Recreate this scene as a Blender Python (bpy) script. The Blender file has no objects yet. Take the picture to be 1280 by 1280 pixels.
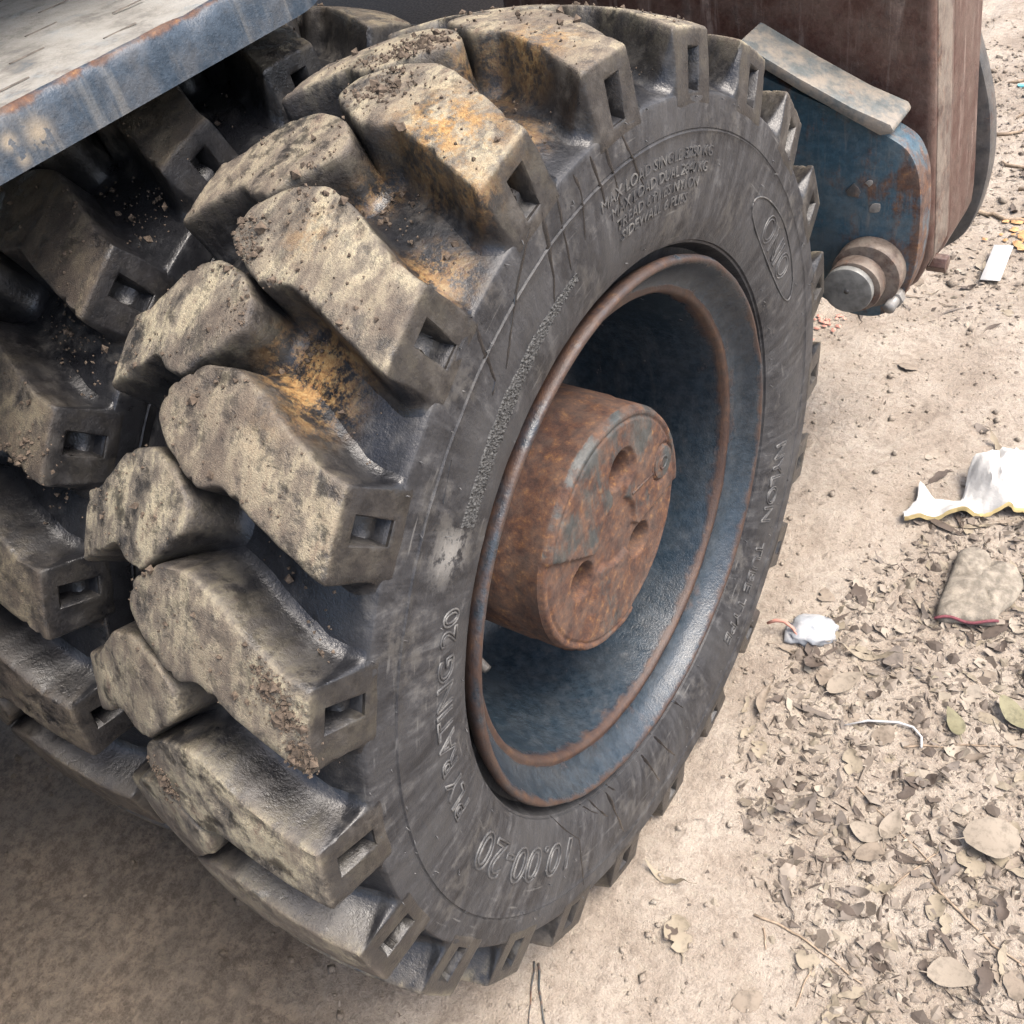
import bpy, bmesh, math, random
from mathutils import Vector, Matrix, noise
from mathutils.geometry import delaunay_2d_cdt

sc = bpy.context.scene
COL = sc.collection
R = math.radians
random.seed(7)

# ------------------------------------------------------------------ camera
HZ = 0.481                                  # height of the axle above the ground
cam = bpy.data.cameras.new('camera')
cam.sensor_width = 36.0
cam.lens = 36.0 * 1200 / 1280
cam.clip_start = 0.02
cam.clip_end = 300.0
camo = bpy.data.objects.new('camera', cam)
COL.objects.link(camo)
ROT = ((0.81242773, 0.54990378, -0.19382213), (-0.27003373, 0.64948413, 0.71081091), (0.516762, -0.52514398, 0.67615149))
m = Matrix(ROT).transposed().to_4x4()
m.translation = Vector((0.5171822, -0.57762958, 0.71895738 + HZ))
camo.matrix_world = m
sc.camera = camo

# ------------------------------------------------------------------ sky, sun, exposure (bright overcast)
SUN_EL, SUN_AZ = 62.0, 75.0                # azimuth measured from +Y towards +X
w = bpy.data.worlds.new('World')
sc.world = w
w.use_nodes = True
wn = w.node_tree
bgn = wn.nodes['Background']
sky = wn.nodes.new('ShaderNodeTexSky')
sky.sky_type = 'NISHITA'
sky.sun_disc = False
sky.sun_elevation = R(SUN_EL)
sky.sun_rotation = R(SUN_AZ)
sky.air_density = 1.0
sky.dust_density = 5.0
sky.ozone_density = 0.6
wn.links.new(sky.outputs[0], bgn.inputs[0])
bgn.inputs[1].default_value = 0.15
sun = bpy.data.lights.new('sun', 'SUN')
sun.energy = 1.5
sun.angle = R(30)
sun.color = (1.0, 0.96, 0.9)
suno = bpy.data.objects.new('sun', sun)
COL.objects.link(suno)
sd = Vector((math.sin(R(SUN_AZ)) * math.cos(R(SUN_EL)), math.cos(R(SUN_AZ)) * math.cos(R(SUN_EL)), math.sin(R(SUN_EL))))
suno.rotation_euler = sd.to_track_quat('Z', 'Y').to_euler()
suno.location = (2, -3, 5)
vs = sc.view_settings
vs.view_transform = 'Standard'
vs.look = 'None'
vs.gamma = 1.0
vs.exposure = 1.55
vs.use_curve_mapping = False
sc.cycles.max_bounces = 5
sc.cycles.diffuse_bounces = 3
sc.cycles.glossy_bounces = 2
sc.cycles.transmission_bounces = 1

# ------------------------------------------------------------------ helpers
def tag(o, label=None, cat=None, group=None, kind=None):
    if label: o['label'] = label
    if cat: o['category'] = cat
    if group: o['group'] = group
    if kind: o['kind'] = kind
    return o

def empty(name, loc):
    o = bpy.data.objects.new(name, None)
    COL.objects.link(o)
    o.location = loc
    o.empty_display_size = 0.05
    return o

def mesh(name, verts, faces, mat=None, smooth=True, attrs=None, uv=None):
    me = bpy.data.meshes.new(name)
    me.from_pydata([tuple(v) for v in verts], [], faces)
    if smooth:
        me.polygons.foreach_set('use_smooth', [True] * len(me.polygons))
    if attrs:
        for k, vals in attrs.items():
            if isinstance(vals[0], (tuple, list)):
                a = me.attributes.new(k, 'FLOAT_COLOR', 'POINT')
                a.data.foreach_set('color', [c for t in vals for c in (t[0], t[1], t[2], 1.0)])
            else:
                a = me.attributes.new(k, 'FLOAT', 'POINT')
                a.data.foreach_set('value', vals)
    if uv:
        l = me.uv_layers.new(name='uv')
        l.data.foreach_set('uv', [c for p in uv for c in p])
    if mat: me.materials.append(mat)
    me.update()
    return me

def link(name, me, parent=None, loc=None):
    o = bpy.data.objects.new(name, me)
    COL.objects.link(o)
    if parent: o.parent = parent
    if loc is not None: o.location = loc
    return o

def sstep(a, b, x):
    t = min(1.0, max(0.0, (x - a) / (b - a)))
    return t * t * (3 - 2 * t)

def fbm(x, y, z, oct=4):
    return noise.fractal(Vector((x, y, z)), 1.0, 2.1, oct)

class B:
    """small mesh collector"""
    def __init__(s): s.v = []; s.f = []
    def add(s, vs_, fs_):
        o = len(s.v); s.v += [tuple(p) for p in vs_]; s.f += [tuple(i + o for i in f) for f in fs_]
    def build(s, name, mat, parent=None, smooth=False, bevel=0.0, seg=2, loc=None):
        me = mesh(name, s.v, s.f, mat, smooth)
        bm = bmesh.new(); bm.from_mesh(me)
        bmesh.ops.recalc_face_normals(bm, faces=bm.faces)
        if bevel:
            es = [e for e in bm.edges if len(e.link_faces) == 2 and e.calc_face_angle(0) > 0.5]
            r = bmesh.ops.bevel(bm, geom=es, offset=bevel, segments=seg, affect='EDGES', profile=0.6)
            for f in bm.faces: f.smooth = True
        bm.to_mesh(me); bm.free()
        if bevel: me.set_sharp_from_angle(angle=R(50))
        return link(name, me, parent, loc)

def prism(poly, axis, a, b):
    """extrude a 2D polygon (other two axes, in order) along axis from a to b"""
    def p3(p, h):
        q = [p[0], p[1]]; q.insert(axis, h); return tuple(q)
    n = len(poly)
    v = [p3(p, a) for p in poly] + [p3(p, b) for p in poly]
    f = [tuple(range(n)), tuple(range(2 * n - 1, n - 1, -1))]
    f += [(i, (i + 1) % n, n + (i + 1) % n, n + i) for i in range(n)]
    return v, f

def box(x0, x1, y0, y1, z0, z1):
    return prism([(x0, y0), (x1, y0), (x1, y1), (x0, y1)], 2, z0, z1)

def cyl_along(axis, c, r, a, b, n=40, r2=None):
    r2 = r if r2 is None else r2
    v = []
    for (h, rr) in ((a, r), (b, r2)):
        for i in range(n):
            t = 2 * math.pi * i / n
            q = [c[0] + rr * math.cos(t), c[1] + rr * math.sin(t)]; q.insert(axis, h); v.append(tuple(q))
    f = [tuple(range(n)), tuple(range(2 * n - 1, n - 1, -1))] + [(i, (i + 1) % n, n + (i + 1) % n, n + i) for i in range(n)]
    return v, f

def tube(path, rad, n=6):
    v, f = [], []
    L = len(path)
    for i, p in enumerate(path):
        p = Vector(p)
        d = Vector(path[min(i + 1, L - 1)]) - Vector(path[max(i - 1, 0)])
        d.normalize()
        u = d.cross(Vector((0, 0, 1)))
        if u.length < 1e-4: u = d.cross(Vector((1, 0, 0)))
        u.normalize(); q = d.cross(u)
        rr = rad[i] if isinstance(rad, (list, tuple)) else rad
        for k in range(n):
            t = 2 * math.pi * k / n
            v.append(tuple(p + (u * math.cos(t) + q * math.sin(t)) * rr))
    for i in range(L - 1):
        for k in range(n):
            a = i * n + k; b = i * n + (k + 1) % n
            f.append((a, b, b + n, a + n))
    f.append(tuple(range(n - 1, -1, -1))); f.append(tuple(range((L - 1) * n, L * n)))
    return v, f

# ------------------------------------------------------------------ node helper
class NT:
    def __init__(s, name):
        s.m = bpy.data.materials.new(name); s.m.use_nodes = True
        s.t = s.m.node_tree; s.bs = s.t.nodes['Principled BSDF']
        s.out = s.t.nodes['Material Output']
    def n(s, typ, ins=None, **kw):
        nd = s.t.nodes.new('ShaderNode' + typ)
        for k, v in kw.items(): setattr(nd, k, v)
        for k, v in (ins or {}).items(): s.set(nd.inputs[k], v)
        return nd
    def set(s, sock, v):
        if isinstance(v, bpy.types.NodeSocket): s.t.links.new(v, sock)
        else: sock.default_value = v
    def pos(s): return s.n('NewGeometry').outputs['Position']
    def noise(s, vec, scale, det=4, rough=0.6, dist=0.0):
        return s.n('TexNoise', {'Vector': vec, 'Scale': scale, 'Detail': det, 'Roughness': rough, 'Distortion': dist}).outputs['Fac']
    def ramp(s, fac, stops, interp='LINEAR'):
        r = s.n('ValToRGB', {'Fac': fac}); r.color_ramp.interpolation = interp
        e = r.color_ramp.elements
        while len(e) < len(stops): e.new(0.5)
        for el, (p, c) in zip(e, stops):
            el.position = p
            el.color = (c, c, c, 1) if isinstance(c, (int, float)) else (c[0], c[1], c[2], 1)
        return r.outputs['Color']
    def mix(s, fac, a, b, mode='MIX'):
        nd = s.t.nodes.new('ShaderNodeMix'); nd.data_type = 'RGBA'; nd.blend_type = mode
        s.set(nd.inputs[0], fac)
        for k, v in ((6, a), (7, b)):
            if isinstance(v, tuple) and len(v) == 3: v = (*v, 1)
            s.set(nd.inputs[k], v)
        return nd.outputs[2]
    def math(s, op, a, b=0.0, c=0.0, clamp=False):
        nd = s.n('Math', operation=op, use_clamp=clamp)
        s.set(nd.inputs[0], a); s.set(nd.inputs[1], b); s.set(nd.inputs[2], c)
        return nd.outputs[0]
    def mapr(s, v, a, b, c=0.0, d=1.0):
        return s.n('MapRange', {'Value': v, 'From Min': a, 'From Max': b, 'To Min': c, 'To Max': d}, interpolation_type='SMOOTHSTEP').outputs[0]
    def attr(s, name): return s.n('Attribute', attribute_name=name)
    def scale(s, vec, sx, sy, sz):
        return s.n('Mapping', {'Vector': vec, 'Scale': (sx, sy, sz)}).outputs[0]
    def near(s, pos, c, r, soft):
        d = s.n('VectorMath', {0: pos, 1: c}, operation='DISTANCE').outputs['Value']
        return s.mapr(d, r + soft, r - soft)
    def bump(s, h, strength, dist, prev=None):
        ins = {'Height': h, 'Strength': strength, 'Distance': dist}
        if prev is not None: ins['Normal'] = prev
        return s.n('Bump', ins).outputs[0]
    def fin(s, col, rough, normal=None, spec=0.5, metal=0.0):
        if isinstance(col, tuple) and len(col) == 3: col = (*col, 1)
        s.set(s.bs.inputs['Base Color'], col); s.set(s.bs.inputs['Roughness'], rough)
        s.set(s.bs.inputs['Specular IOR Level'], spec); s.set(s.bs.inputs['Metallic'], metal)
        if normal is not None: s.set(s.bs.inputs['Normal'], normal)
        return s.m

M = {}
def on_tyre(x, phi, r):                      # phi: degrees from the front of the wheel upwards
    return (x, -r * math.cos(R(phi)), r * math.sin(R(phi)) + HZ)

def rubber(name, mud_shade=1.0):
    t = NT(name); p = t.pos()
    uv = t.n('UVMap', uv_map='uv').outputs[0]
    mud = t.attr('mud').outputs['Fac']
    wall = t.attr('wall').outputs['Fac']
    n1 = t.noise(p, 13, 4, 0.65); n2 = t.noise(p, 52, 5, 0.74, 0.15); n3 = t.noise(p, 300, 3, 0.75)
    base = t.ramp(n2, [(0.3, (.007, .0073, .0085)), (0.55, (.012, .0125, .0145)), (0.8, (.026, .027, .029))])
    # weathered sidewall: greyer, with scuffs that run with the wheel and out from the rim
    st = t.noise(t.scale(uv, 60, 13, 1), 1.0, 4, 0.72, 0.5)
    st2 = t.noise(t.n('Mapping', {'Vector': uv, 'Rotation': (0, 0, .55), 'Scale': (12, 150, 1)}).outputs[0], 1.0, 3, 0.7, .2)
    gw = t.ramp(t.mix(.45, st, n2), [(0.33, (.010, .0103, .012)), (0.46, (.023, .0235, .026)), (0.55, (.042, .0425, .0455)), (0.64, (.085, .085, .086)), (0.76, (.18, .177, .17))])
    gw = t.mix(t.math('MULTIPLY', t.mapr(st2, .60, .72), t.mapr(n1, .46, .6, 0, .65)), gw, (.16, .158, .152))
    gw = t.mix(t.mapr(n1, .38, .54, .5, 0), gw, (.060, .060, .061))
    c = t.mix(wall, base, gw)
    # thin dry film in places
    film = t.math('MULTIPLY', t.mapr(n1, .52, .68), t.mapr(n2, .42, .60, .0, .5))
    c = t.mix(film, c, (.085, .079, .070))
    # caked dry mud on the lug faces, broken by bare rubber
    nm = t.noise(t.scale(p, 40, 22, 22), 1.0, 5, .71)
    rnd = t.n('ObjectInfo').outputs['Random']
    mc = t.ramp(nm, [(0.32, (.030, .027, .025)), (0.42, (.105, .090, .071)), (0.49, (.185, .158, .118)), (0.57, (.345, .302, .208)), (0.70, (.165, .123, .090))])
    mc = t.mix(t.mapr(n1, .46, .60, 0, .5), mc, (.115, .088, .067))
    mc = t.mix(t.mapr(rnd, .4, 1.0, 0, .40), mc, t.mix(n2, (.06, .044, .033), (.17, .128, .092)))
    gr = t.noise(p, 900, 2, 0.75)
    mc = t.mix(t.mapr(gr, .54, .68, 0, .35), mc, (.075, .058, .044))
    mc = t.mix(t.mapr(n3, .42, .30, 0, .25), mc, (.33, .30, .22))
    if mud_shade < 1: mc = t.mix(1.0, mc, (mud_shade, mud_shade * .96, mud_shade * .93), 'MULTIPLY')     # inner tyre: mud darkened, mostly shade put into its colour
    cover = t.math('ADD', t.mapr(n1, .32, .50, .55, .95), t.mapr(n2, .37, .54, -.40, .28), clamp=True)
    mm = t.math('MULTIPLY', mud, cover, clamp=True)
    c = t.mix(mm, c, mc)
    # ochre clay smears
    och = None
    for (x, ph, r, rad, so) in ((.048, 55.6, .44, .030, .03), (.078, 78.8, .480, .032, .034), (.07, 94, .478, .020, .03), (.080, 85.0, .452, .020, .026), (.04, 91, .475, .018, .03), (.115, 73, .47, .012, .025), (.03, 66, .478, .006, .03), (.012, 74.5, .44, .010, .03), (.105, 68.0, .447, .014, .03), (.06, 50.5, .46, .010, .03)):
        k = t.near(p, on_tyre(x, ph, r), rad, so)
        och = k if och is None else t.math('MAXIMUM', och, k)
    on_ = t.noise(p, 70, 5, 0.8, 0.1)
    om = t.math('MULTIPLY', och, t.mapr(on_, .42, .58), clamp=True)
    c = t.mix(om, c, t.ramp(n3, [(.3, (.15, .068, .026)), (.5, (.30, .170, .058)), (.72, (.40, .29, .13))]))
    # chalky scrape on the sidewall
    ck = t.math('MULTIPLY', t.near(p, (.1355, -.262, .243 + HZ), .012, .022), t.mapr(n2, .43, .52), clamp=True)
    c = t.mix(ck, c, (.24, .232, .215))
    ro = t.math('ADD', t.math('ADD', t.mapr(n2, .3, .7, .26, .42), t.math('MULTIPLY', wall, .14)), t.math('MULTIPLY', mm, .5), clamp=True)
    ro = t.math('ADD', ro, t.math('MULTIPLY', om, .4), clamp=True)
    hb = t.math('ADD', t.math('MULTIPLY', n3, .5), t.math('MULTIPLY', t.math('MULTIPLY', mm, gr), 1.2))
    nb = t.bump(hb, .6, .0020)
    nb = t.bump(n2, t.math('MULTIPLY_ADD', mm, .3, .15), .0022, nb)
    return t.fin(c, ro, nb, t.math('MULTIPLY_ADD', wall, -.22, .5))
M['rubber'] = rubber('rubber')
M['rubber_shaded'] = rubber('rubber_shaded', .42)  # darker copy with the inner tyre's shade in its colour

def rusty(name, paint, rust_bias, rough=.45, dusty=.0, grey=.40, ragged=1.3, rustmul=1.0, gcol=(.15, .15, .145)):
    t = NT(name); p = t.pos()
    ra = t.attr('rust').outputs['Fac']
    n1 = t.noise(p, 20, 5, .72); n2 = t.noise(p, 85, 5, .72); n3 = t.noise(p, 400, 3, .75)
    sv = t.noise(t.scale(p, 55, 55, 4.5), 1.0, 4, .68)
    pc = t.mix(t.mapr(n2, .35, .7, 0, .6), paint, tuple(min(1, c * 1.7 + .02) for c in paint))
    pc = t.mix(t.mapr(sv, .52, .72, 0, grey), pc, gcol)
    rc = t.ramp(n2, [(.30, (.022, .011, .009)), (.46, (.058, .027, .018)), (.58, (.100, .044, .022)), (.66, (.17, .085, .034)), (.76, (.32, .20, .075))])
    if rustmul != 1.0: rc = t.mix(.65, rc, (.070 * rustmul, .046 * rustmul, .039 * rustmul))
    rc = t.mix(t.mapr(n3, .5, .7, 0, .7), rc, (.05, .028, .022))
    k = t.math('ADD', t.math('MULTIPLY', ra, .75), rust_bias)
    k = t.math('ADD', k, t.math('MULTIPLY_ADD', n1, ragged, -ragged / 2))
    k = t.math('ADD', k, t.math('MULTIPLY_ADD', sv, ragged * .54, -ragged * .27))
    if name == 'blue_plate_paint':             # paint rubbed off along the outer edge of the plate
        sx = t.n('SeparateXYZ', {0: p}).outputs[0]
        k = t.math('ADD', k, t.mapr(sx, .135, .20, 0, .33))
    rm = t.mapr(k, .02, .36)
    c = t.mix(rm, pc, rc)
    if name == 'step_side_paint':              # flakes of paint knocked off the face
        ch_ = t.math('MAXIMUM', t.near(p, (-.14, -.250, .527 + HZ), .006, .010), t.math('MAXIMUM', t.near(p, (-.14, -.272, .530 + HZ), .004, .006), t.near(p, (-.14, -.268, .517 + HZ), .002, .006)))
        c = t.mix(t.math('MULTIPLY', ch_, t.mapr(t.noise(p, 120, 3, .6), .40, .46)), c, (.30, .25, .18))
    if dusty:
        c = t.mix(t.math('MULTIPLY', t.mapr(t.noise(p, 24, 5, .72), .38 - .16 * (dusty > .9), .62 - .12 * (dusty > .9)), dusty), c, t.ramp(n1, [(.33, (.25, .245, .228)), (.5, (.205, .197, .178)), (.62, (.13, .124, .112)), (.72, (.07, .080, .088))]) if dusty > .9 else (.24, .205, .165))
    ro = t.math('MULTIPLY_ADD', rm, .35, rough)
    nb = t.bump(t.math('ADD', n3, t.math('MULTIPLY', rm, .6)), .45, .0014)
    nb = t.bump(n2, .3, .002, nb)
    return t.fin(c, ro, nb, .5)
M['blue'] = rusty('blue_paint', (.0105, .0195, .0290), -.20, .20, .05, .12, 1.05, .42)
M['blue_plate'] = rusty('blue_plate_paint', (.019, .054, .080), -.03, .42, .16, .6, 1.7)
M['brown'] = rusty('brown_rusted_steel', (.050, .021, .015), .0, .40, .14, .9, 1.6, .8, (.22, .165, .140))
M['step_top'] = rusty('worn_step_paint', (.12, .14, .15), -.28, .6, 1.0)
M['strip'] = rusty('worn_strip', (.075, .085, .085), -.08, .55, .85)
M['edge'] = rusty('dusty_edge', (.075, .055, .044), .10, .55, .5)
M['hub'] = rusty('hub_rust', (.026, .031, .032), .14, .5, .12, .25, 1.7)
M['dark_steel'] = rusty('dark_steel', (.035, .036, .038), -.05, .4, .2, .2)

def simple(name, col, rough=.7, ns=30, var=.35, bump=.0, col2=None, spec=.4, bs=120):
    t = NT(name); p = t.n('TexCoord').outputs['Object']
    n1 = t.noise(p, ns, 6, .65)
    c = t.mix(t.mapr(n1, .3, .7), tuple(x * (1 - var) for x in col), col2 or tuple(min(1, x * (1 + var)) for x in col))
    nb = t.bump(t.noise(p, bs, 4, .7), .6, bump) if bump else None
    return t.fin(c, rough, nb, spec)
M['pinsteel'] = simple('pin_steel', (.14, .14, .132), .42, 45, .4, .0008, spec=.6)
M['galv'] = simple('bolt_steel', (.20, .19, .175), .38, 60, .3, .0005, spec=.6)
M['oil'] = simple('oil_film', (.007, .007, .008), .22, 60, .3, spec=.6)
M['grit'] = simple('gritty_rubber', (.030, .030, .031), .75, 500, .8, col2=(.085, .085, .083))
M['clod'] = simple('mud_clod', (.085, .064, .047), .95, 200, .5, .002)
M['foam'] = simple('white_foam', (.50, .487, .46), .7, 30, .06, .002, spec=.3)
M['foam_yellow'] = simple('yellowed_foam', (.72, .56, .26), .7, 30, .2)
M['knit'] = simple('knit_fabric', (.22, .193, .155), .95, 60, .4, .003, bs=420)
M['hem'] = simple('maroon_hem', (.15, .045, .055), .9, 200, .3)
M['paper'] = simple('white_paper', (.38, .375, .365), .7, 60, .05)
M['pink'] = simple('pink_string', (.45, .22, .17), .8, 100, .2)
M['twig'] = simple('twig_bark', (.25, .19, .135), .9, 90, .4, .001)
M['orange'] = simple('orange_flake', (.42, .24, .11), .85, 60, .3)
M['cyan'] = simple('cyan_plastic', (.15, .55, .60), .5, 60, .1)

def bag_mat():
    t = NT('crumpled_film'); p = t.n('TexCoord').outputs['Object']
    n = t.noise(p, 60, 4, .6)
    t.bs.inputs['Subsurface Weight'].default_value = .3
    t.bs.inputs['Subsurface Radius'].default_value = (.01, .01, .01)
    return t.fin(t.mix(t.mapr(n, .4, .65), (.30, .315, .33), (.43, .43, .43)), .35, t.bump(n, .5, .004), .5)
M['bag'] = bag_mat()

def leaf_mat(name, attr):
    t = NT(name)
    pal = [(0, (.06, .047, .038)), (.2, (.115, .093, .075)), (.38, (.185, .155, .125)), (.55, (.25, .213, .172)), (.7, (.14, .115, .094)), (.85, (.30, .26, .21)), (.95, (.20, .17, .125)), (1, (.09, .073, .060))]
    f = t.attr('tone').outputs['Fac'] if attr else t.n('ObjectInfo').outputs['Random']
    c = t.ramp(f, pal)
    p = t.pos()
    n = t.noise(p, 90, 5, .7)
    c = t.mix(t.mapr(n, .5, .72, 0, .5), c, (.13, .10, .075))
    nb = t.bump(t.noise(p, 260, 3, .6), .5, .001)
    return t.fin(c, .75, nb, .3)
M['leaf'] = leaf_mat('dry_leaf', False)
M['litter'] = leaf_mat('leaf_fragments', True)
def leafc(name, col):
    t = NT(name); p = t.pos(); n = t.noise(p, 80, 5, .7)
    return t.fin(t.mix(t.mapr(n, .45, .7), col, tuple(c * .6 for c in col)), .7, t.bump(n, .4, .002), .3)
M['leaf_pale'] = leafc('pale_leaf', (.225, .19, .148))
M['leaf_green'] = leafc('green_leaf', (.18, .165, .10))

def dirt():
    t = NT('dirt'); p = t.pos()
    n1 = t.noise(p, 7.5, 5, .70, .1); n2 = t.noise(p, 60, 6, .78); n3 = t.noise(p, 420, 3, .8)
    c = t.ramp(n1, [(.28, (.24, .194, .153)), (.45, (.345, .290, .234)), (.58, (.41, .353, .291)), (.75, (.45, .398, .336))])
    c = t.mix(t.mapr(n2, .48, .62, 0, .5), c, (.20, .160, .125))
    c = t.mix(t.mapr(n2, .48, .36, 0, .5), c, (.42, .37, .295))
    c = t.mix(t.mapr(n3, .54, .70, 0, .5), c, (.13, .10, .077))
    c = t.mix(t.mapr(n3, .42, .30, 0, .6), c, (.48, .44, .37))
    # the soil in front of the wheels turns darker, with a ragged edge
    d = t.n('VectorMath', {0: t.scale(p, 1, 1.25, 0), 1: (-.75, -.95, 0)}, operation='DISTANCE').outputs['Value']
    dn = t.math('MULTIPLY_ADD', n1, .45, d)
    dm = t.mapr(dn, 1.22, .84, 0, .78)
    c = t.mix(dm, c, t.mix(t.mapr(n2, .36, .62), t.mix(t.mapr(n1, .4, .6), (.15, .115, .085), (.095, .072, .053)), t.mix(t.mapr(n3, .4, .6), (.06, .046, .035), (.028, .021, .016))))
    h = t.math('ADD', t.math('MULTIPLY', n2, 1.0), t.math('MULTIPLY', n3, .45))
    nb = t.bump(h, .8, .011)
    nb = t.bump(n1, .3, .02, nb)
    return t.fin(c, .92, nb, .25)
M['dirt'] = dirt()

# ------------------------------------------------------------------ ground: one sheet, fine near the wheel, running to the horizon
def axis_coords(lo, hi, step, far):
    a = []; x = lo
    while x < hi: a.append(x); x += step
    g = step; x = a[-1]
    while x < far: g *= 1.22; x += g; a.append(x)
    g = step; x = a[0]; b = []
    while x > -far: g *= 1.22; x -= g; b.append(x)
    return b[::-1] + a

def gz(x, y):
    z = .010 * fbm(x * 1.7, y * 1.7, 3.1, 3) + .0055 * fbm(x * 9, y * 9, 7.7, 4) + .0022 * fbm(x * 40, y * 40, 1.3, 3)
    z += .009 * math.exp(-((x - .165) / .03) ** 2 - (y / .22) ** 2) * (1 + .6 * fbm(x * 30, y * 30, 5, 2))
    z += .006 * sstep(-.2, -.45, y) * math.sin(x * 14 + 2.2 * fbm(x * 2, y * 2, 4, 2)) * fbm(x * 4, y * 4, 11, 2)
    flat = math.exp(-((x / .35) ** 2 + (y / .30) ** 2))
    return z * (1 - .75 * flat) - .003 + .012 * sstep(1.3, 2.6, y) * fbm(x * 5, y * 5, 9, 3)

xs = axis_coords(-1.0, .85, .011, 90)
ys = axis_coords(-.95, 2.0, .013, 120)
gv = []
for y in ys:
    for x in xs:
        nearf = 1.0 if (abs(x) < 4 and abs(y) < 6) else 0.0
        gv.append((x, y, gz(x, y) if nearf else -.003))
nx = len(xs)
gf = [(j * nx + i, j * nx + i + 1, (j + 1) * nx + i + 1, (j + 1) * nx + i) for j in range(len(ys) - 1) for i in range(nx - 1)]
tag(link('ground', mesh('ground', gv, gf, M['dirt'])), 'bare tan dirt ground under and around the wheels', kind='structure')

# ------------------------------------------------------------------ tyre
NL = 22
PITCH = 360.0 / NL
CX = .005
SIDE = [(.096, .262), (.100, .275), (.102, .286), (.104, .2925), (.110, .2962), (.1175, .2980), (.1215, .2992), (.1222, .3012), (.1248, .3020), (.1258, .3045), (.1290, .312), (.1326, .325), (.1352, .345), (.1362, .362), (.1366, .378),
        (.1364, .3938), (.1368, .3946), (.1372, .3958), (.1356, .3966), (.1354, .3974), (.1362, .3984), (.1360, .408), (.1356, .416), (.1352, .4225), (.1346, .4252)]
FLOOR = [(.1346, .4252), (.1338, .4262), (.127, .4282), (.117, .4305), (.105, .4355), (.092, .4395), (.075, .4425), (.05, .4440), (.025, .4445), (.006, .4445)]
def side_x(r):
    for (x0, r0), (x1, r1) in zip(SIDE, SIDE[1:]):
        if r0 <= r <= r1: return x0 + (x1 - x0) * (r - r0) / (r1 - r0)
    return .1346

def lathe_pts(prof, n, close=False):
    """prof: list of (x, r); ring k at angle t from the front upwards"""
    v = []
    for i in range(n):
        t = 2 * math.pi * i / n
        ct, s_ = math.cos(t), math.sin(t)
        for (x, r) in prof: v.append((x, -r * ct, r * s_))
    return v

def lathe(name, prof, n, mat, rust=None, flip=False):
    k = len(prof)
    v = lathe_pts(prof, n)
    f, uv = [], []
    L = [0]
    for a, b in zip(prof, prof[1:]): L.append(L[-1] + math.hypot(a[0] - b[0], a[1] - b[1]))
    for i in range(n):
        j = (i + 1) % n
        for q in range(k - 1):
            quad = [(i, q), (i, q + 1), (j, q + 1), (j, q)]
            if flip: quad.reverse()
            f.append(tuple(a * k + b for a, b in quad))
            for a, b in quad:
                ii = i + 1 if (a == j) else i
                uv.append((ii / n * 2 * math.pi * .38, L[b]))
    at = {}
    if rust: at['rust'] = [rust[q] for i in range(n) for q in range(k)]
    return mesh(name, v, f, mat, True, at, uv), v

def dens(prof, d):
    o = []
    for a, b in zip(prof, prof[1:]):
        L = math.hypot(a[0] - b[0], a[1] - b[1]); n = max(1, int(L / d))
        for i in range(n): o.append((a[0] + (b[0] - a[0]) * i / n, a[1] + (b[1] - a[1]) * i / n))
    o.append(prof[-1]); return o

near_half = dens(SIDE + FLOOR[1:], .006)
far_half = [(2 * .006 - x, r) for (x, r) in near_half[::-1]][1:]
prof = near_half + far_half
nang = 440
def tyre_body():
    me, v = lathe('tyre', prof, nang, M['rubber'])
    k = len(prof)
    wl = []
    for i in range(nang):
        for (x, r) in prof:
            wl.append(0.0 if x < 0 else 1.0 if r < .4235 else sstep(.432, .4235, r))  # far side kept dark: paints the shade between the tyres
    a = me.attributes.new('wall', 'FLOAT', 'POINT'); a.data.foreach_set('value', wl)
    # grooves are a little uneven
    co = []
    for i, p in enumerate(v):
        r = math.hypot(p[1], p[2]); x = p[0]
        d = .0005 * fbm(x * 30, p[1] * 30, p[2] * 30, 3)
        co += [x + (d if r < .428 and x > 0 else 0), p[1] * (1 + (d / r if r > .428 else 0)), p[2] * (1 + (d / r if r > .428 else 0))]
    me.vertices.foreach_set('co', co); me.update()
    me.set_sharp_from_angle(angle=R(38))
    return me

def crown(v): return .4905 - 1.0 * (v - CX) ** 2
def Tp(v):
    if v <= .126: return (v, crown(v))
    c0 = crown(.126)
    if v <= .134:                                 # rounded shoulder edge
        t = (v - .126) / .008
        return (.126 + .0034 * math.sin(t * math.pi / 2), c0 - .0034 * (1 - math.cos(t * math.pi / 2)))
    if v > .18:
        t = min(1, (v - .18) / .02)
        return (.1360 - .0035 * t, .4185 - .012 * t)
    t = (v - .134) / .046
    a = (.1294, c0 - .0034); b = (.1360, .4185)
    return (a[0] + (b[0] - a[0]) * t, a[1] + (b[1] - a[1]) * t)
BK = [(-.08, (-.08, .4443)), (.05, (.05, .4438)), (.075, (.073, .4425)), (.10, (.095, .4385)), (.13, (.117, .4305)), (.16, (.1315, .4262)), (.17, (.1335, .424)), (.18, (.1350, .4175)), (.20, (.1318, .406))]
def Bp(v):
    for (v0, a), (v1, b) in zip(BK, BK[1:]):
        if v <= v1:
            t = (v - v0) / (v1 - v0); return (a[0] + (b[0] - a[0]) * t, a[1] + (b[1] - a[1]) * t)
    return BK[-1][1]

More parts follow.
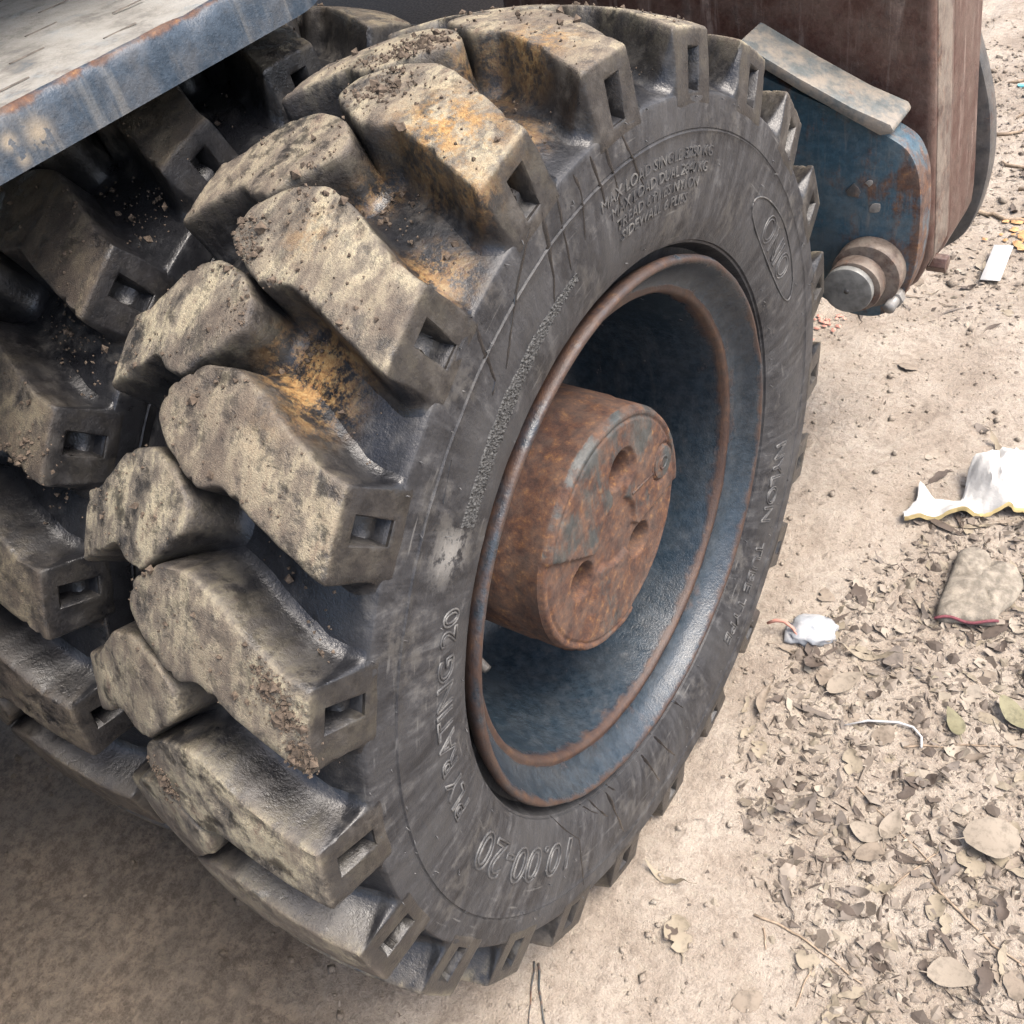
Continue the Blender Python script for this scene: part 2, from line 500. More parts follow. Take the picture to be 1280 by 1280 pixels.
R0 = .47
NEAR = [(-.041, 48.7), (-.037, 51.4), (-.008, 53.7), (.022, 54.2), (.044, 53.2), (.108, 49.0), (.13, 48.2), (.155, 48.6), (.18, 48.8), (.2, 48.9), (.2, 41.2), (.18, 41.1), (.155, 40.8), (.13, 40.5), (.056, 44.3), (.037, 45.3), (.016, 44.3), (-.028, 47.2)]
FAR = [(.0, 43.2), (-.003, 41.0), (.042, 35.9), (.059, 36.2), (.076, 37.2), (.13, 33.2), (.155, 33.3), (.18, 33.5), (.2, 33.6), (.2, 40.5), (.18, 40.4), (.155, 40.2), (.13, 40.0), (.11, 40.9), (.077, 45.3), (.052, 46.1), (.022, 45.3)]

def chaikin(P, it=2, k=.17):
    for _ in range(it):
        o = []
        for a, b in zip(P, P[1:] + P[:1]):
            o.append((a[0] + (b[0] - a[0]) * k, a[1] + (b[1] - a[1]) * k)); o.append((a[0] + (b[0] - a[0]) * (1 - k), a[1] + (b[1] - a[1]) * (1 - k)))
        P = o
    return P

def round_poly(P, rad):
    o = []; n = len(P)
    for i in range(n):
        a, b, c = P[i - 1], P[i], P[(i + 1) % n]
        la, lc = math.dist(a, b), math.dist(b, c)
        k = min(rad, .38 * la, .38 * lc)
        p = (b[0] + (a[0] - b[0]) * k / la, b[1] + (a[1] - b[1]) * k / la); q = (b[0] + (c[0] - b[0]) * k / lc, b[1] + (c[1] - b[1]) * k / lc)
        for t in (0, .33, .67, 1):
            o.append(tuple((1 - t) ** 2 * p[j] + 2 * t * (1 - t) * b[j] + t * t * q[j] for j in (0, 1)))
    return o

def resample(P, d):
    P = P + P[:1]; L = [0]
    for a, b in zip(P, P[1:]): L.append(L[-1] + math.dist(a, b))
    n = int(L[-1] / d); o = []; j = 0
    for i in range(n):
        s = L[-1] * i / n
        while L[j + 1] < s: j += 1
        t = (s - L[j]) / max(1e-9, L[j + 1] - L[j])
        o.append((P[j][0] + (P[j + 1][0] - P[j][0]) * t, P[j][1] + (P[j + 1][1] - P[j][1]) * t))
    return o

def inside(P, q):
    c = False; j = len(P) - 1
    for i in range(len(P)):
        if (P[i][1] > q[1]) != (P[j][1] > q[1]) and q[0] < (P[j][0] - P[i][0]) * (q[1] - P[i][1]) / (P[j][1] - P[i][1]) + P[i][0]: c = not c
        j = i
    return c

def edge_dist(P, q):
    best = 1.0
    for a, b in zip(P, P[1:] + P[:1]):
        dx, dy = b[0] - a[0], b[1] - a[1]
        t = max(0, min(1, ((q[0] - a[0]) * dx + (q[1] - a[1]) * dy) / max(1e-12, dx * dx + dy * dy)))
        best = min(best, math.hypot(q[0] - a[0] - dx * t, q[1] - a[1] - dy * t))
    return best

def lug_mesh(poly, phic, far, seed):
    rnd = random.Random(seed)
    so = seed * 3.7
    P = [(v, R0 * R(ph - phic)) for v, ph in poly]
    P = resample(round_poly(P, .0062), .0036)
    A = sum(a[0] * b[1] - a[1] * b[0] for a, b in zip(P, P[1:] + P[:1]))
    if A < 0: P.reverse()
    n = len(P)
    N = []
    for i in range(n):
        a, b = P[i - 2], P[(i + 2) % n]
        d = (b[0] - a[0], b[1] - a[1]); l = math.hypot(*d)
        N.append((d[1] / l, -d[0] / l))
    V, MUD = [], []
    def put(v, s, k, dr=0.0, dn=0.0, mud=0.0):
        v = min(v, .20)
        b, t = Bp(v), Tp(v)
        x = b[0] + (t[0] - b[0]) * k; r = b[1] + (t[1] - b[1]) * k + dr
        x -= dn
        a = s / R0
        if far: x = .012 - x
        V.append((x, -r * math.cos(a), r * math.sin(a))); MUD.append(mud)
    rings = [(.0210, -.06, 0), (.0140, .02, .0), (.0092, .075, .0), (.0062, .17, .03), (.0042, .34, .06), (.0026, .60, .12), (.0012, .86, .25), (.0005, .955, .45), (-.0004, .985, .62), (-.0016, 1.0, .78)]
    cap = []
    for ri, (o, k, md) in enumerate(rings):
        for i in range(n):
            w_ = .0014 * noise.noise(Vector((P[i][0] * 60 + so, P[i][1] * 60, ri * .25))) * (1 if k > .3 else .3) - (.0030 * sstep(.28, .6, noise.noise(Vector((P[i][0] * 95 + so, P[i][1] * 95, 7.0)))) if k > .9 else 0)
            q = (P[i][0] + N[i][0] * (o + w_), P[i][1] + N[i][1] * (o + w_))
            sh = sstep(.128, .136, q[0])
            put(q[0], q[1], k, mud=md * (1 - .90 * sh))
            if ri == len(rings) - 1: cap.append((min(q[0], .2), q[1]))
    F = []
    for ri in range(len(rings) - 1):
        for i in range(n):
            j = (i + 1) % n
            F.append((ri * n + i, ri * n + j, (ri + 1) * n + j, (ri + 1) * n + i))
    base = (len(rings) - 1) * n
    # cap with the shoulder pocket
    pts = list(cap); edges = [(i, (i + 1) % n) for i in range(n)]
    pc = 0.0 + .001
    pw = .0098
    def rect(ins, v0=.1445, v1=.1725):
        o = []
        c = [(v0 + ins, pc - pw + ins), (v1 - ins, pc - pw + ins), (v1 - ins, pc + pw - ins), (v0 + ins, pc + pw - ins)]
        for a, b in zip(c, c[1:] + c[:1]):
            m_ = max(1, int(math.dist(a, b) / .004))
            for i in range(m_): o.append((a[0] + (b[0] - a[0]) * i / m_, a[1] + (b[1] - a[1]) * i / m_))
        return o
    Rects = [(rect(-.0012), 0.0), (rect(.0), .06), (rect(.0022), 1.0)]
    depth_of = {}
    for rc, d in Rects:
        o = len(pts)
        for i, q in enumerate(rc): depth_of[o + i] = d; pts.append(q); edges.append((o + i, o + (i + 1) % len(rc)))
    inner = Rects[2][0]; outer = Rects[0][0]
    lo = (min(q[0] for q in cap), min(q[1] for q in cap)); hi = (max(q[0] for q in cap), max(q[1] for q in cap))
    st = .0052
    vlist = []
    v = lo[0] + st
    while v < .125: vlist.append(v); v += st
    vlist += [.1255, .1275, .130, .1325, .1345]
    v = .139
    while v < .199: vlist.append(v); v += st
    for v in vlist:
        s = lo[1]
        while s < hi[1]:
            q = (v, s + rnd.uniform(-.0012, .0012))
            if inside(cap, q) and edge_dist(cap, q) > .0018 and (edge_dist(outer, q) > .0015 and edge_dist(inner, q) > .0015):
                depth_of[len(pts)] = 1.0 if inside(inner, q) else 0.0
                pts.append(q)
            s += st
    res = delaunay_2d_cdt([Vector(q) for q in pts], edges, [list(range(n))], 1, 1e-7)
    ov, _, of, oo = res[0], res[1], res[2], res[3]
    idx = []
    for vi, q in enumerate(ov):
        src = oo[vi]
        if src and src[0] < n: idx.append(base + src[0]); continue
        d = depth_of.get(src[0], 0.0) if src else 0.0
        ed = min(.02, edge_dist(cap, q))
        sh = sstep(.127, .137, q[0])
        nz = fbm(q[0] * 26 + so, q[1] * 26, 1.7, 5)
        pit = -.0035 * sstep(.30, .62, noise.noise(Vector((q[0] * 70 + so, q[1] * 70, 4.4))))
        dr = (.0008 * nz + pit * .6) * (1 - sh) * sstep(0, .006, ed)
        idx.append(len(V))
        dn = d * (.021 - .009 * sstep(.158, .161, q[0])) + .0006 * nz * sh * (1 - d)
        put(q[0], q[1], 1.0, dr - d * .004, dn, (1 - sh) * 1.0 + sh * (.10 if d < .5 else .02))
    for t in of: F.append(tuple(idx[i] for i in t))
    if far: F = [tuple(reversed(f)) for f in F]
    F = [f for f in F if len(set(f)) == len(f)]
    me = mesh('tread_lug', V, [f[::-1] for f in F], M['rubber'], True, {'mud': MUD})
    bm = bmesh.new(); bm.from_mesh(me); bmesh.ops.recalc_face_normals(bm, faces=bm.faces)
    # open bottom: make sure the cap looks outwards
    top = max((f for f in bm.faces), key=lambda f: f.calc_center_median().yz.length)
    c = top.calc_center_median()
    if top.normal.dot(Vector((0, c.y, c.z))) < 0: bmesh.ops.reverse_faces(bm, faces=bm.faces)
    bm.to_mesh(me); bm.free()
    me.set_sharp_from_angle(angle=R(40))
    return me

near_lugs = [lug_mesh(NEAR, 44.85, False, 11 + i) for i in range(7)]
far_lugs = [lug_mesh(FAR, 36.85, True, 41 + i) for i in range(7)]
body_me = tyre_body()

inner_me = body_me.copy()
inner_me.materials[0] = M['rubber_shaded']
def shade_copy(me):
    c = me.copy(); c.materials[0] = M['rubber_shaded']; return c
near_shaded = [shade_copy(q) for q in near_lugs]; far_shaded = [shade_copy(q) for q in far_lugs]  # inner-tyre lugs, shade painted into their mud
inner_me.attributes['wall'].data.foreach_set('value', [0.0] * len(inner_me.vertices))  # grey left out here too, so the gap's shade is in the colour

def make_tyre(parent, turn, shuffle):
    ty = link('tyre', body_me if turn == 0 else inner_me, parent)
    rnd = random.Random(shuffle)
    for i in range(NL):
        for meshes, phic in (((near_lugs, 44.85), (far_lugs, 36.85)) if turn == 0 else ((near_shaded, 44.85), (far_shaded, 36.85))):
            o = link('tread_lug', meshes[rnd.randrange(7)], ty)
            o.rotation_euler = (-R(phic + i * PITCH + turn), 0, 0)
    return ty

wheel = tag(empty('wheel', (0, 0, HZ)), 'outer wheel with muddy lugged tyre, blue rusty rim and round rusted hub', 'wheel')
tyre = make_tyre(wheel, 0.0, 5)
tyre['label'] = 'black lugged tyre with dry mud on its tread'
wheel2 = tag(empty('wheel', (-.308, 0, HZ)), 'inner twin wheel mostly hidden behind the outer one, under the blue step', 'wheel')
tyre2 = make_tyre(wheel2, -2.2, 9)

# ---- sidewall lettering
def on_side(ang, r, lift=0.0):
    return (side_x(r) + lift, r * math.cos(R(ang)), r * math.sin(R(ang)))

def lettering(txt, a0, a1, r_base, height, outline=True, lift=.0, shear=0.0, depth=.0008, name='lettering'):
    cu = bpy.data.curves.new('txt', 'FONT')
    cu.body = txt; cu.size = 1.0; cu.shear = shear
    cu.resolution_u = 4
    tmp = bpy.data.objects.new('txt', cu); COL.objects.link(tmp)
    bpy.context.view_layer.update()
    me0 = tmp.to_mesh()
    x0 = min(v.co.x for v in me0.vertices); x1 = max(v.co.x for v in me0.vertices); h = max(v.co.y for v in me0.vertices)
    tmp.to_mesh_clear()
    span = R(abs(a1 - a0)) * (r_base + height / 2)
    sx = span / (x1 - x0); sy = height / h
    if outline:
        cu.fill_mode = 'NONE'; cu.bevel_depth = depth * 1.2 / min(sx, sy); cu.bevel_resolution = 1
    else:
        cu.extrude = depth / sy
    bpy.context.view_layer.update()
    me1 = tmp.to_mesh()
    V = []
    for v in me1.vertices:
        ang = a0 - math.degrees((v.co.x - x0) * sx / (r_base + height / 2))
        r = r_base + v.co.y * sy
        V.append(on_side(ang, r, lift + v.co.z * min(sx, sy)))
    F = [tuple(p.vertices) for p in me1.polygons]
    tmp.to_mesh_clear()
    bpy.data.objects.remove(tmp)
    o = link(name, mesh(name, V, F, M['letter'], True, {'wall': [1.0] * len(V)}), tyre)
    return o

def letter_mat():
    t = NT('letter_rubber'); p = t.pos(); n = t.noise(p, 60, 5, .7)
    return t.fin(t.ramp(n, [(.3, (.028, .028, .030)), (.5, (.060, .060, .061)), (.7, (.14, .137, .13))]), .5, None, .45)
M['letter'] = letter_mat()
lettering('10.00-20', -134.5, -170, .3275, .034, True, .0003, .0, .0010)
lettering('PLY RATING 20', -180.5, -215.5, .3290, .021, True, .0003, .0, .0008)
lettering('NYLON', -21, -39, .3330, .026, True, .0003, 0, .0010)
lettering('TUBE TYPE', -44, -67, .3400, .023, True, .0003, 0, .0009)
lettering('ONIO', 36, 20, .3375, .030, True, .0002, .15, .0006)
for i, (s, a0, a1, rb) in enumerate((('MAX LOAD SINGLE 3250 KG', 92, 63, .3755), ('MAX LOAD DUAL 2840 KG', 90, 64, .3625), ('TREAD 6 PLIES NYLON', 89, 66, .3500), ('SIDEWALL 6 PLIES', 88, 69, .3380))):
    lettering(s, a0, a1, rb, .0088, False, .0, .1, .0009)
# oval frame round the maker's mark
pth = []
for i in range(65):
    t = 2 * math.pi * i / 64
    pth.append(on_side(28.5 + 15.5 * math.cos(t), .3535 + .0225 * math.sin(t), .0004))
v, f = tube(pth, .0009, 5)
link('emblem_frame', mesh('emblem_frame', v, f, M['letter'], True, {'wall': [1.0] * len(v)}), tyre)

# ---- oil runs down the sidewall
STREAKS = [[[103.7, .4230], [107.6, .4059], [112.8, .3808], [115.5, .3694]], [[101.4, .4220], [103.1, .3742], [104.6, .3561]], [[98.7, .4209], [100.0, .362]], [[95.3, .4220], [95.0, .4014], [96.1, .3703]], [[92.1, .4220], [90.9, .3772]], [[89.3, .4214], [87.7, .3666]], [[86.2, .4211], [82.1, .3695]], [[114.8, .4200], [117.4, .3755], [118.9, .3707]], [[127.2, .3888], [131.6, .3828]],
           [[-143.2, .2990], [-131.5, .3339], [-125.8, .4052]], [[-130.9, .299], [-124.2, .3205]], [[-127.4, .299], [-120.3, .3339]], [[-120.1, .3054], [-113.0, .3837]], [[-119.5, .299], [-116.7, .312]], [[-105.0, .300], [-99.5, .3772]], [[-98.8, .300], [-93.2, .373]], [[-88.0, .300], [-86.7, .322]]]
WID = [.0026, .0016, .0013, .0012, .0013, .0012, .0014, .0016, .0016, .0010, .0014, .0018, .0018, .0016, .0018, .0014, .0016]
for s, wd in zip(STREAKS, WID):
    pts = []
    for a, b in zip(s, s[1:]):
        for i in range(10): pts.append((a[0] + (b[0] - a[0]) * i / 10, a[1] + (b[1] - a[1]) * i / 10))
    pts.append(tuple(s[-1]))
    V, F = [], []
    for i, (a, r) in enumerate(pts):
        t = i / (len(pts) - 1)
        w_ = 2.3 * wd * (.55 + .5 * noise.noise(Vector((a, r * 90, 2))) + .25 * math.sin(t * 9)) * (1 - t ** 6) * min(1, .3 + t * 8)
        w_ = max(w_, .0003)
        a += .25 * noise.noise(Vector((r * 60, a * .2, 5)))
        da = math.degrees(w_ / r)
        dr = -.0007 * 0
        for k, l in ((-1, -.0003), (-.5, .0005), (.5, .0005), (1, -.0003)): V.append(on_side(a + da * k, r, l))
    for i in range(len(pts) - 1):
        for k in range(3): F.append((i * 4 + k, i * 4 + k + 1, i * 4 + k + 5, i * 4 + k + 4))
    link('oil_streak', mesh('oil_streak', V, F, M['oil'], True), tyre)

# ---- gritty stippled band on the sidewall
V, F = [], []
na, nr = 190, 12
rg = random.Random(3)
for i in range(na + 1):
    a = 99 + 35 * i / na
    wdt = .021 * min(1, .35 + 1.2 * i / na) * (1 + .25 * noise.noise(Vector((a * .6, 0, 0))))
    mid = .3515 - .009 * sstep(0, 1, i / na)
    for k in range(nr + 1):
        q = k / nr
        edge = 0 < k < nr and 0 < i < na
        V.append(on_side(a + rg.uniform(-.06, .06), mid + (q - .5) * wdt + rg.uniform(-.0005, .0005), rg.uniform(.0, .0016) if edge else -.0006))
for i in range(na):
    for k in range(nr):
        a = i * (nr + 1) + k
        F.append((a, a + 1, a + nr + 2, a + nr + 1))
link('gritty_band', mesh('gritty_band', V, F, M['grit'], False), tyre)

# ---- mould flash hairs along the shoulder and lettering zone
V, F = [], []
rg = random.Random(17)
for i in range(150):
    a = rg.uniform(0, 360); r = rg.choice([.3962, .405, .4235, .4235, .372, .355, .31, .388]) + rg.uniform(-.003, .003)
    p = Vector(on_side(a, r, -.0005)); d = Vector((1, rg.uniform(-.9, .9), rg.uniform(-.9, .9))).normalized()
    L = rg.uniform(.0015, .005)
    vv, ff = tube([p, p + d * L * .5, p + d * L + Vector((0, rg.uniform(-1, 1), -1)) * L * .25], [.0006, .0005, .0003], 4)
    o = len(V); V += vv; F += [tuple(k + o for k in f_) for f_ in ff]
tag(link('mould_hairs', mesh('mould_hairs', V, F, M['letter'], True), tyre), kind='stuff')

# ---- mud crumbs lying on the upper tread
def crumbs(parent, n, seed, xr, name='mud_crumbs', spots=None, turn=0.0):
    rg = random.Random(seed); V, F = [], []
    for i in range(n):
        if spots and rg.random() < .65:
            sx, sp, sr, spread = rg.choice(spots)
            x = sx + rg.gauss(0, spread); ph = sp + math.degrees(rg.gauss(0, spread) / .46)
        else:
            x = rg.uniform(*xr); ph = rg.uniform(28, 118)
        on = any(inside(pl, (xx, q)) for pl, xx in ((NEAR, x), (FAR, .012 - x)) for q in (ph % PITCH + PITCH, ph % PITCH + 2 * PITCH, ph % PITCH + 3 * PITCH))
        r = (crown(x) if x > -.11 else crown(.012 - x)) if on else .4446
        s = min(.0045, .0006 * math.exp(abs(rg.gauss(0, .75))))
        c = Vector(on_tyre(x, ph + turn, r + s * .3)) - Vector((0, 0, HZ))
        o = len(V)
        u = [Vector((1, 0, 0)), Vector((-1, 0, 0)), Vector((0, 1, 0)), Vector((0, -1, 0)), Vector((0, 0, 1)), Vector((0, 0, -1))]
        q = Vector((rg.random(), rg.random(), rg.random())).normalized(); m_ = Matrix.Rotation(rg.uniform(0, 6), 3, q)
        V += [tuple(c + m_ @ e * s * rg.uniform(.6, 1.3)) for e in u]
        F += [tuple(o + k for k in t) for t in ((0, 2, 4), (2, 1, 4), (1, 3, 4), (3, 0, 4), (2, 0, 5), (1, 2, 5), (3, 1, 5), (0, 3, 5))]
    o = link(name, mesh(name, V, F, M['clod'], False), parent)
    tag(o, kind='stuff'); return o
crumbs(tyre, 2600, 5, (-.11, .12), spots=[(.0, 82, .4785, .012), (-.01, 91, .452, .012), (.02, 72, .4785, .02), (-.02, 64, .447, .012), (.02, 58.5, .443, .012), (.10, 31.5, .470, .008), (.115, 29, .474, .006), (-.02, 88, .4785, .02), (-.02, 15, .455, .01), (.125, 26, .468, .006)])
crumbs(tyre2, 500, 8, (-.12, .12), spots=[(.08, 55, .475, .03), (.08, 71, .475, .03), (.10, 42, .473, .02)], turn=-2.2)

# ------------------------------------------------------------------ rim
RIM = [(.090, .2600, .9), (.098, .272, .9), (.108, .2835, .9), (.1175, .2882, .7), (.1225, .2888, .6), (.1262, .2872, .55), (.1278, .2850, .7), (.1270, .2822, .6), (.1235, .2795, .35), (.1175, .2760, .1), (.1105, .2718, .15), (.1055, .2672, .15), (.1015, .2622, .25), (.0990, .2580, .3),
       (.0985, .2555, .8), (.0992, .2530, 1), (.0985, .2505, 1), (.0955, .2485, .9), (.0900, .2470, .5), (.0820, .2455, .2), (.060, .2425, .15), (.020, .2385, .1), (-.03, .2330, .1), (-.075, .2255, .15), (-.100, .2160, .2), (-.112, .200, .3), (-.116, .170, .3), (-.117, .130, .4), (-.117, .09, .4)]
def rim_me():
    pr = []; rs = []
    for a, b in zip(RIM, RIM[1:]):
        L = math.hypot(a[0] - b[0], a[1] - b[1]); n = max(1, int(L / .012))
        for i in range(n):
            t = i / n; pr.append((a[0] + (b[0] - a[0]) * t, a[1] + (b[1] - a[1]) * t)); rs.append(a[2] + (b[2] - a[2]) * t)
    pr.append(RIM[-1][:2]); rs.append(RIM[-1][2])
    me, v = lathe('rim', pr, 220, M['blue'], rs)
    co = []
    for p in v:
        r = math.hypot(p[1], p[2]); d = .0007 * fbm(p[0] * 25, p[1] * 25, p[2] * 25, 3)
        co += [p[0] + d, p[1] * (1 + d / r), p[2] * (1 + d / r)]
    me.vertices.foreach_set('co', co); me.update()
    return me
rim = link('rim', rim_me(), wheel)
rim['label'] = 'blue steel rim with rusty rolled lip'
me, _ = lathe('rim', [(.05, .262), (.06, .25), (.03, .243), (-.1, .23), (-.12, .1)], 64, M['blue'], [.4] * 5)
link('rim', me, wheel2)
# valve stem and wheel studs deep inside the dish
b_ = B(); b_.add(*tube([(-.09, -.150, -.035), (-.02, -.165, -.045), (.03, -.178, -.06)], [.006, .006, .005], 10))
o = b_.build('valve_stem', M['dark_steel'], rim, True)
for i in range(10):
    a = 2 * math.pi * i / 10 + .2
    b_ = B(); b_.add(*cyl_along(0, (.175 * math.cos(a), .175 * math.sin(a)), .014, -.118, -.092, 6))
    b_.build('wheel_nut', M['dark_steel'], rim, False, .0015)

# ------------------------------------------------------------------ hub
HX, HR = .092, .135
HOLES = [(.0685, 68.5), (.0685, -171.5), (.0685, -51.5)]
def hub_face():
    V, F, RU = [], [], []
    nr_, na_ = 100, 240
    def depth(y, z):
        r = math.hypot(y, z)
        d = 0.0
        k = sstep(.040, .035, r)
        ang = math.degrees(math.atan2(z, y))
        for hr, ha in HOLES:
            c, s = math.cos(R(ha)), math.sin(R(ha))
            u = y * c + z * s; t = -y * s + z * c
            if ha > 0: wd = .013                     # upper arm: narrow throat that ends in a lobe round the hole
            else: wd = .014 + max(0, u - .045) * 1.05
            lim = .070 if ha > 0 else .2
            if u > 0:
                kk = sstep(wd + .0035, wd, abs(t)) * sstep(lim + .004, lim, u)
                k = max(k, kk)
            if ha > 0: k = max(k, sstep(.0275, .0245, math.hypot(u - hr, t)))
        d += .0050 * k
        for hr, ha in HOLES:
            hy, hz = hr * math.cos(R(ha)), hr * math.sin(R(ha))
            q = math.hypot(y - hy, z - hz)
            d += .026 * sstep(.0220, .0170, q)
        # thin cast line out to the plug
        py, pz = .102, .014
        q = math.hypot(y - py, z - pz)
        d += .0030 * (sstep(.0235, .0225, q) - sstep(.0205, .0195, q))
        # rim chamfer with a shallow turned groove
        d += .0075 * sstep(HR - .0055, HR, r) ** 2
        d += .0016 * (sstep(.122, .1235, r) - sstep(.1255, .127, r))
        return d, k
    for j in range(nr_ + 1):
        rr = HR * j / nr_
        for i in range(na_ if j else 1):
            a = 2 * math.pi * i / na_
            y, z = rr * math.cos(a), rr * math.sin(a)
            d, k = depth(y, z)
            V.append((HX - d + .0006 * fbm(y * 60, z * 60, 2, 3), y, z)); RU.append(.10 + .5 * k + .35 * sstep(.02, -.06, z))
    for i in range(na_): F.append((0, 1 + i, 1 + (i + 1) % na_))
    for j in range(1, nr_):
        o0 = 1 + (j - 1) * na_; o1 = o0 + na_
        for i in range(na_): k = (i + 1) % na_; F.append((o0 + i, o1 + i, o1 + k, o0 + k))
    last = 1 + (nr_ - 1) * na_
    ring0 = last
    for (x, r, ru) in ((HX - .011, .1352, .7), (HX - .03, .1355, .8), (HX - .05, .1355, .8), (HX - .052, .1370, .8), (HX - .10, .1372, .8), (HX - .16, .138, .8), (-.118, .150, .8)):
        o = len(V)
        for i in range(na_):
            a = 2 * math.pi * i / na_
            V.append((x, r * math.cos(a), r * math.sin(a))); RU.append(ru)
        for i in range(na_): k = (i + 1) % na_; F.append((ring0 + i, o + i, o + k, ring0 + k))
        ring0 = o
    me = mesh('hub', V, F, M['hub'], True, {'rust': RU})
    me.set_sharp_from_angle(angle=R(60))
    return me
hub = link('hub', hub_face(), wheel)
hub['label'] = 'rusted round hub cover with three holes'
b_ = B()
b_.add(*cyl_along(0, (.102, .014), .0185, HX - .006, HX + .0015, 28))
plug = b_.build('drain_plug', M['hub'], hub, True, .0012)
b_ = B(); b_.add(*tube([(HX + .0012, .102 + .0075 * math.cos(t), .014 + .0075 * math.sin(t)) for t in [i * math.pi / 8 for i in range(17)]], .0016, 5))
b_.build('socket_ring', M['hub'], plug, True)
b_ = B(); b_.add(*tube([(HX + .0003, .080, .0155), (HX + .0003, .036, .024)], .0013, 5)); b_.build('cast_line', M['hub'], hub, True)

# ------------------------------------------------------------------ axle and chassis behind the twin wheels
ax = empty('axle', (-.75, 0, HZ)); tag(ax, 'dark axle housing behind the twin wheels', 'axle')
b_ = B(); b_.add(*cyl_along(0, (0, 0), .12, -.35, .34, 40)); b_.build('axle_tube', M['dark_steel'], ax, True)
b_ = B(); b_.add(*cyl_along(0, (0, 0), .19, .20, .335, 40)); b_.build('brake_drum', M['dark_steel'], ax, True, .01)

ch = empty('chassis', (-.95, .3, HZ)); tag(ch, 'frame rail behind the inner wheel, with added unseen blue shade boxes', 'chassis')
b_ = B(); b_.add(*box(-.45, .25, -1.3, 2.6, .0, .17)); b_.build('frame_rail', M['clod'], ch, False, .012)
b_ = B(); b_.add(*box(-1.0, .80, -2.6, 1.3, .80, 1.7)); b_.build('shade_box_top', M['blue_plate'], ch, False, .03)  # unseen box, added to block the sky above the inner wheel
b_ = B(); b_.add(*box(-1.0, .84, -3.1, -1.32, -.28, .79)); b_.build('shade_box_front', M['blue_plate'], ch, False, .03)  # unseen box, added to shade the inner tyre and soil from the front

# ------------------------------------------------------------------ step plate over the inner wheel
stp = empty('step_plate', (-.14, -.30, HZ + .51)); tag(stp, 'worn blue steel step plate with dusty chipped top above the tyres', 'step')
SX, SY = 0.0, 0.0
def step_outline(ins=0.0):
    P = [(-.62 + ins, -.55), (0 - ins, -.55)]
    for i in range(9):
        t = math.pi / 2 * i / 8
        P.append((-.07 + (.07 - ins) * math.cos(t), .30 + (.07 - ins) * math.sin(t)))
    P.append((-.62 + ins, .37 - ins)); return P
def step_mesh():
    import itertools
    V, F, RU = [], [], []
    rows = [(0.0, 0.0, .2), (0.0, .004, .05), (0.0, .016, -.15), (0.0, .027, -.1), (.0006, .0335, .3), (.0025, .0372, .75), (.006, .0385, .55)]
    base = step_outline()
    # resample the outline so that dents can be pushed into the edge
    P = []
    for a, b in zip(base, base[1:] + base[:1]):
        n = max(1, int(math.dist(a, b) / .012))
        for i in range(n): P.append((a[0] + (b[0] - a[0]) * i / n, a[1] + (b[1] - a[1]) * i / n))
    n = len(P)
    cx, cy = -.3, -.1
    for (ins, z, ru) in rows:
        for i, (x, y) in enumerate(P):
            a, b = P[i - 1], P[(i + 1) % n]
            d = (b[0] - a[0], b[1] - a[1]); l = math.hypot(*d); nn = (d[1] / l, -d[0] / l)
            dent = .0
            if z > .03 and x > -.02: dent = .004 * sstep(.2, .6, noise.noise(Vector((y * 22, 1, 2)))) + .0012 * noise.noise(Vector((y * 70, 3, 1)))
            V.append((x - nn[0] * (ins + dent), y - nn[1] * (ins + dent), z - dent * .6)); RU.append(ru + .3 * noise.noise(Vector((x * 30, y * 30, 0))))
    for r in range(len(rows) - 1):
        for i in range(n): j = (i + 1) % n; F.append((r * n + i, r * n + j, (r + 1) * n + j, (r + 1) * n + i))
    F.append(tuple(range(n - 1, -1, -1)))
    top = [(V[(len(rows) - 1) * n + i][0], V[(len(rows) - 1) * n + i][1]) for i in range(n)]
    F.append(tuple((len(rows) - 1) * n + i for i in range(n)))
    me = mesh('plate', V, F, M['step_side'], True, {'rust': RU})
    me.materials.append(M['step_top'])
    me.polygons[-1].material_index = 1
    me.set_sharp_from_angle(angle=R(55))
    return me
M['step_side'] = rusty('step_side_paint', (.022, .036, .054), -.26, .40, .14, .5)
link('plate', step_mesh(), stp)
def bar_me():
    b = B(); b.add(*prism([(-.0011, 0), (.0011, 0), (.0005, .0007), (-.0005, .0007)], 1, -.015, .015))
    o = b.build('tread_bar', M['bar'], None); me = o.data; bpy.data.objects.remove(o); return me
M['bar'] = simple('worn_bar', (.07, .06, .05), .7, 90, .5)
bm_ = bar_me()
for i in range(6):
    for j in range(9):
        x = -.040 - i * .052; y = -.52 + j * .098 + (.049 if i % 2 else 0)
        o = link('tread_bar', bm_, stp, (x, y, .0382)); o.rotation_euler = (0, 0, R(-3))

# ------------------------------------------------------------------ blue pivot bracket with its pin, behind the wheel
br = empty('pivot_bracket', (.1, .6, HZ)); tag(br, 'blue painted steel pivot bracket with round pin, right behind the outer tyre', 'bracket')
def rel(poly, dx=.1): return [(x - dx, z) for x, z in poly]
BLUE = [(-.03, .236), (.002, .222), (.107, .180), (.159, .157), (.184, .142), (.199, .113), (.205, .068), (.207, .011), (.203, -.037), (.188, -.082), (.160, -.106), (.120, -.108), (.085, -.090), (.04, -.065), (-.03, -.06)]
b_ = B(); b_.add(*prism(rel(chaikin(BLUE, 2, .22)), 1, 0.0, .045)); b_.build('plate', M['blue_plate'], br, False, .004, 2)
STRIP = [(-.028, .258), (.05, .216), (.117, .183), (.152, .166), (.166, .168), (.169, .174), (.164, .181), (.117, .199), (.05, .232), (-.028, .274)]
b_ = B(); b_.add(*prism(rel([(x, z + .0) for x, z in STRIP]), 1, -.018, .050)); b_.build('cover_strip', M['strip'], br, False, .004, 2)
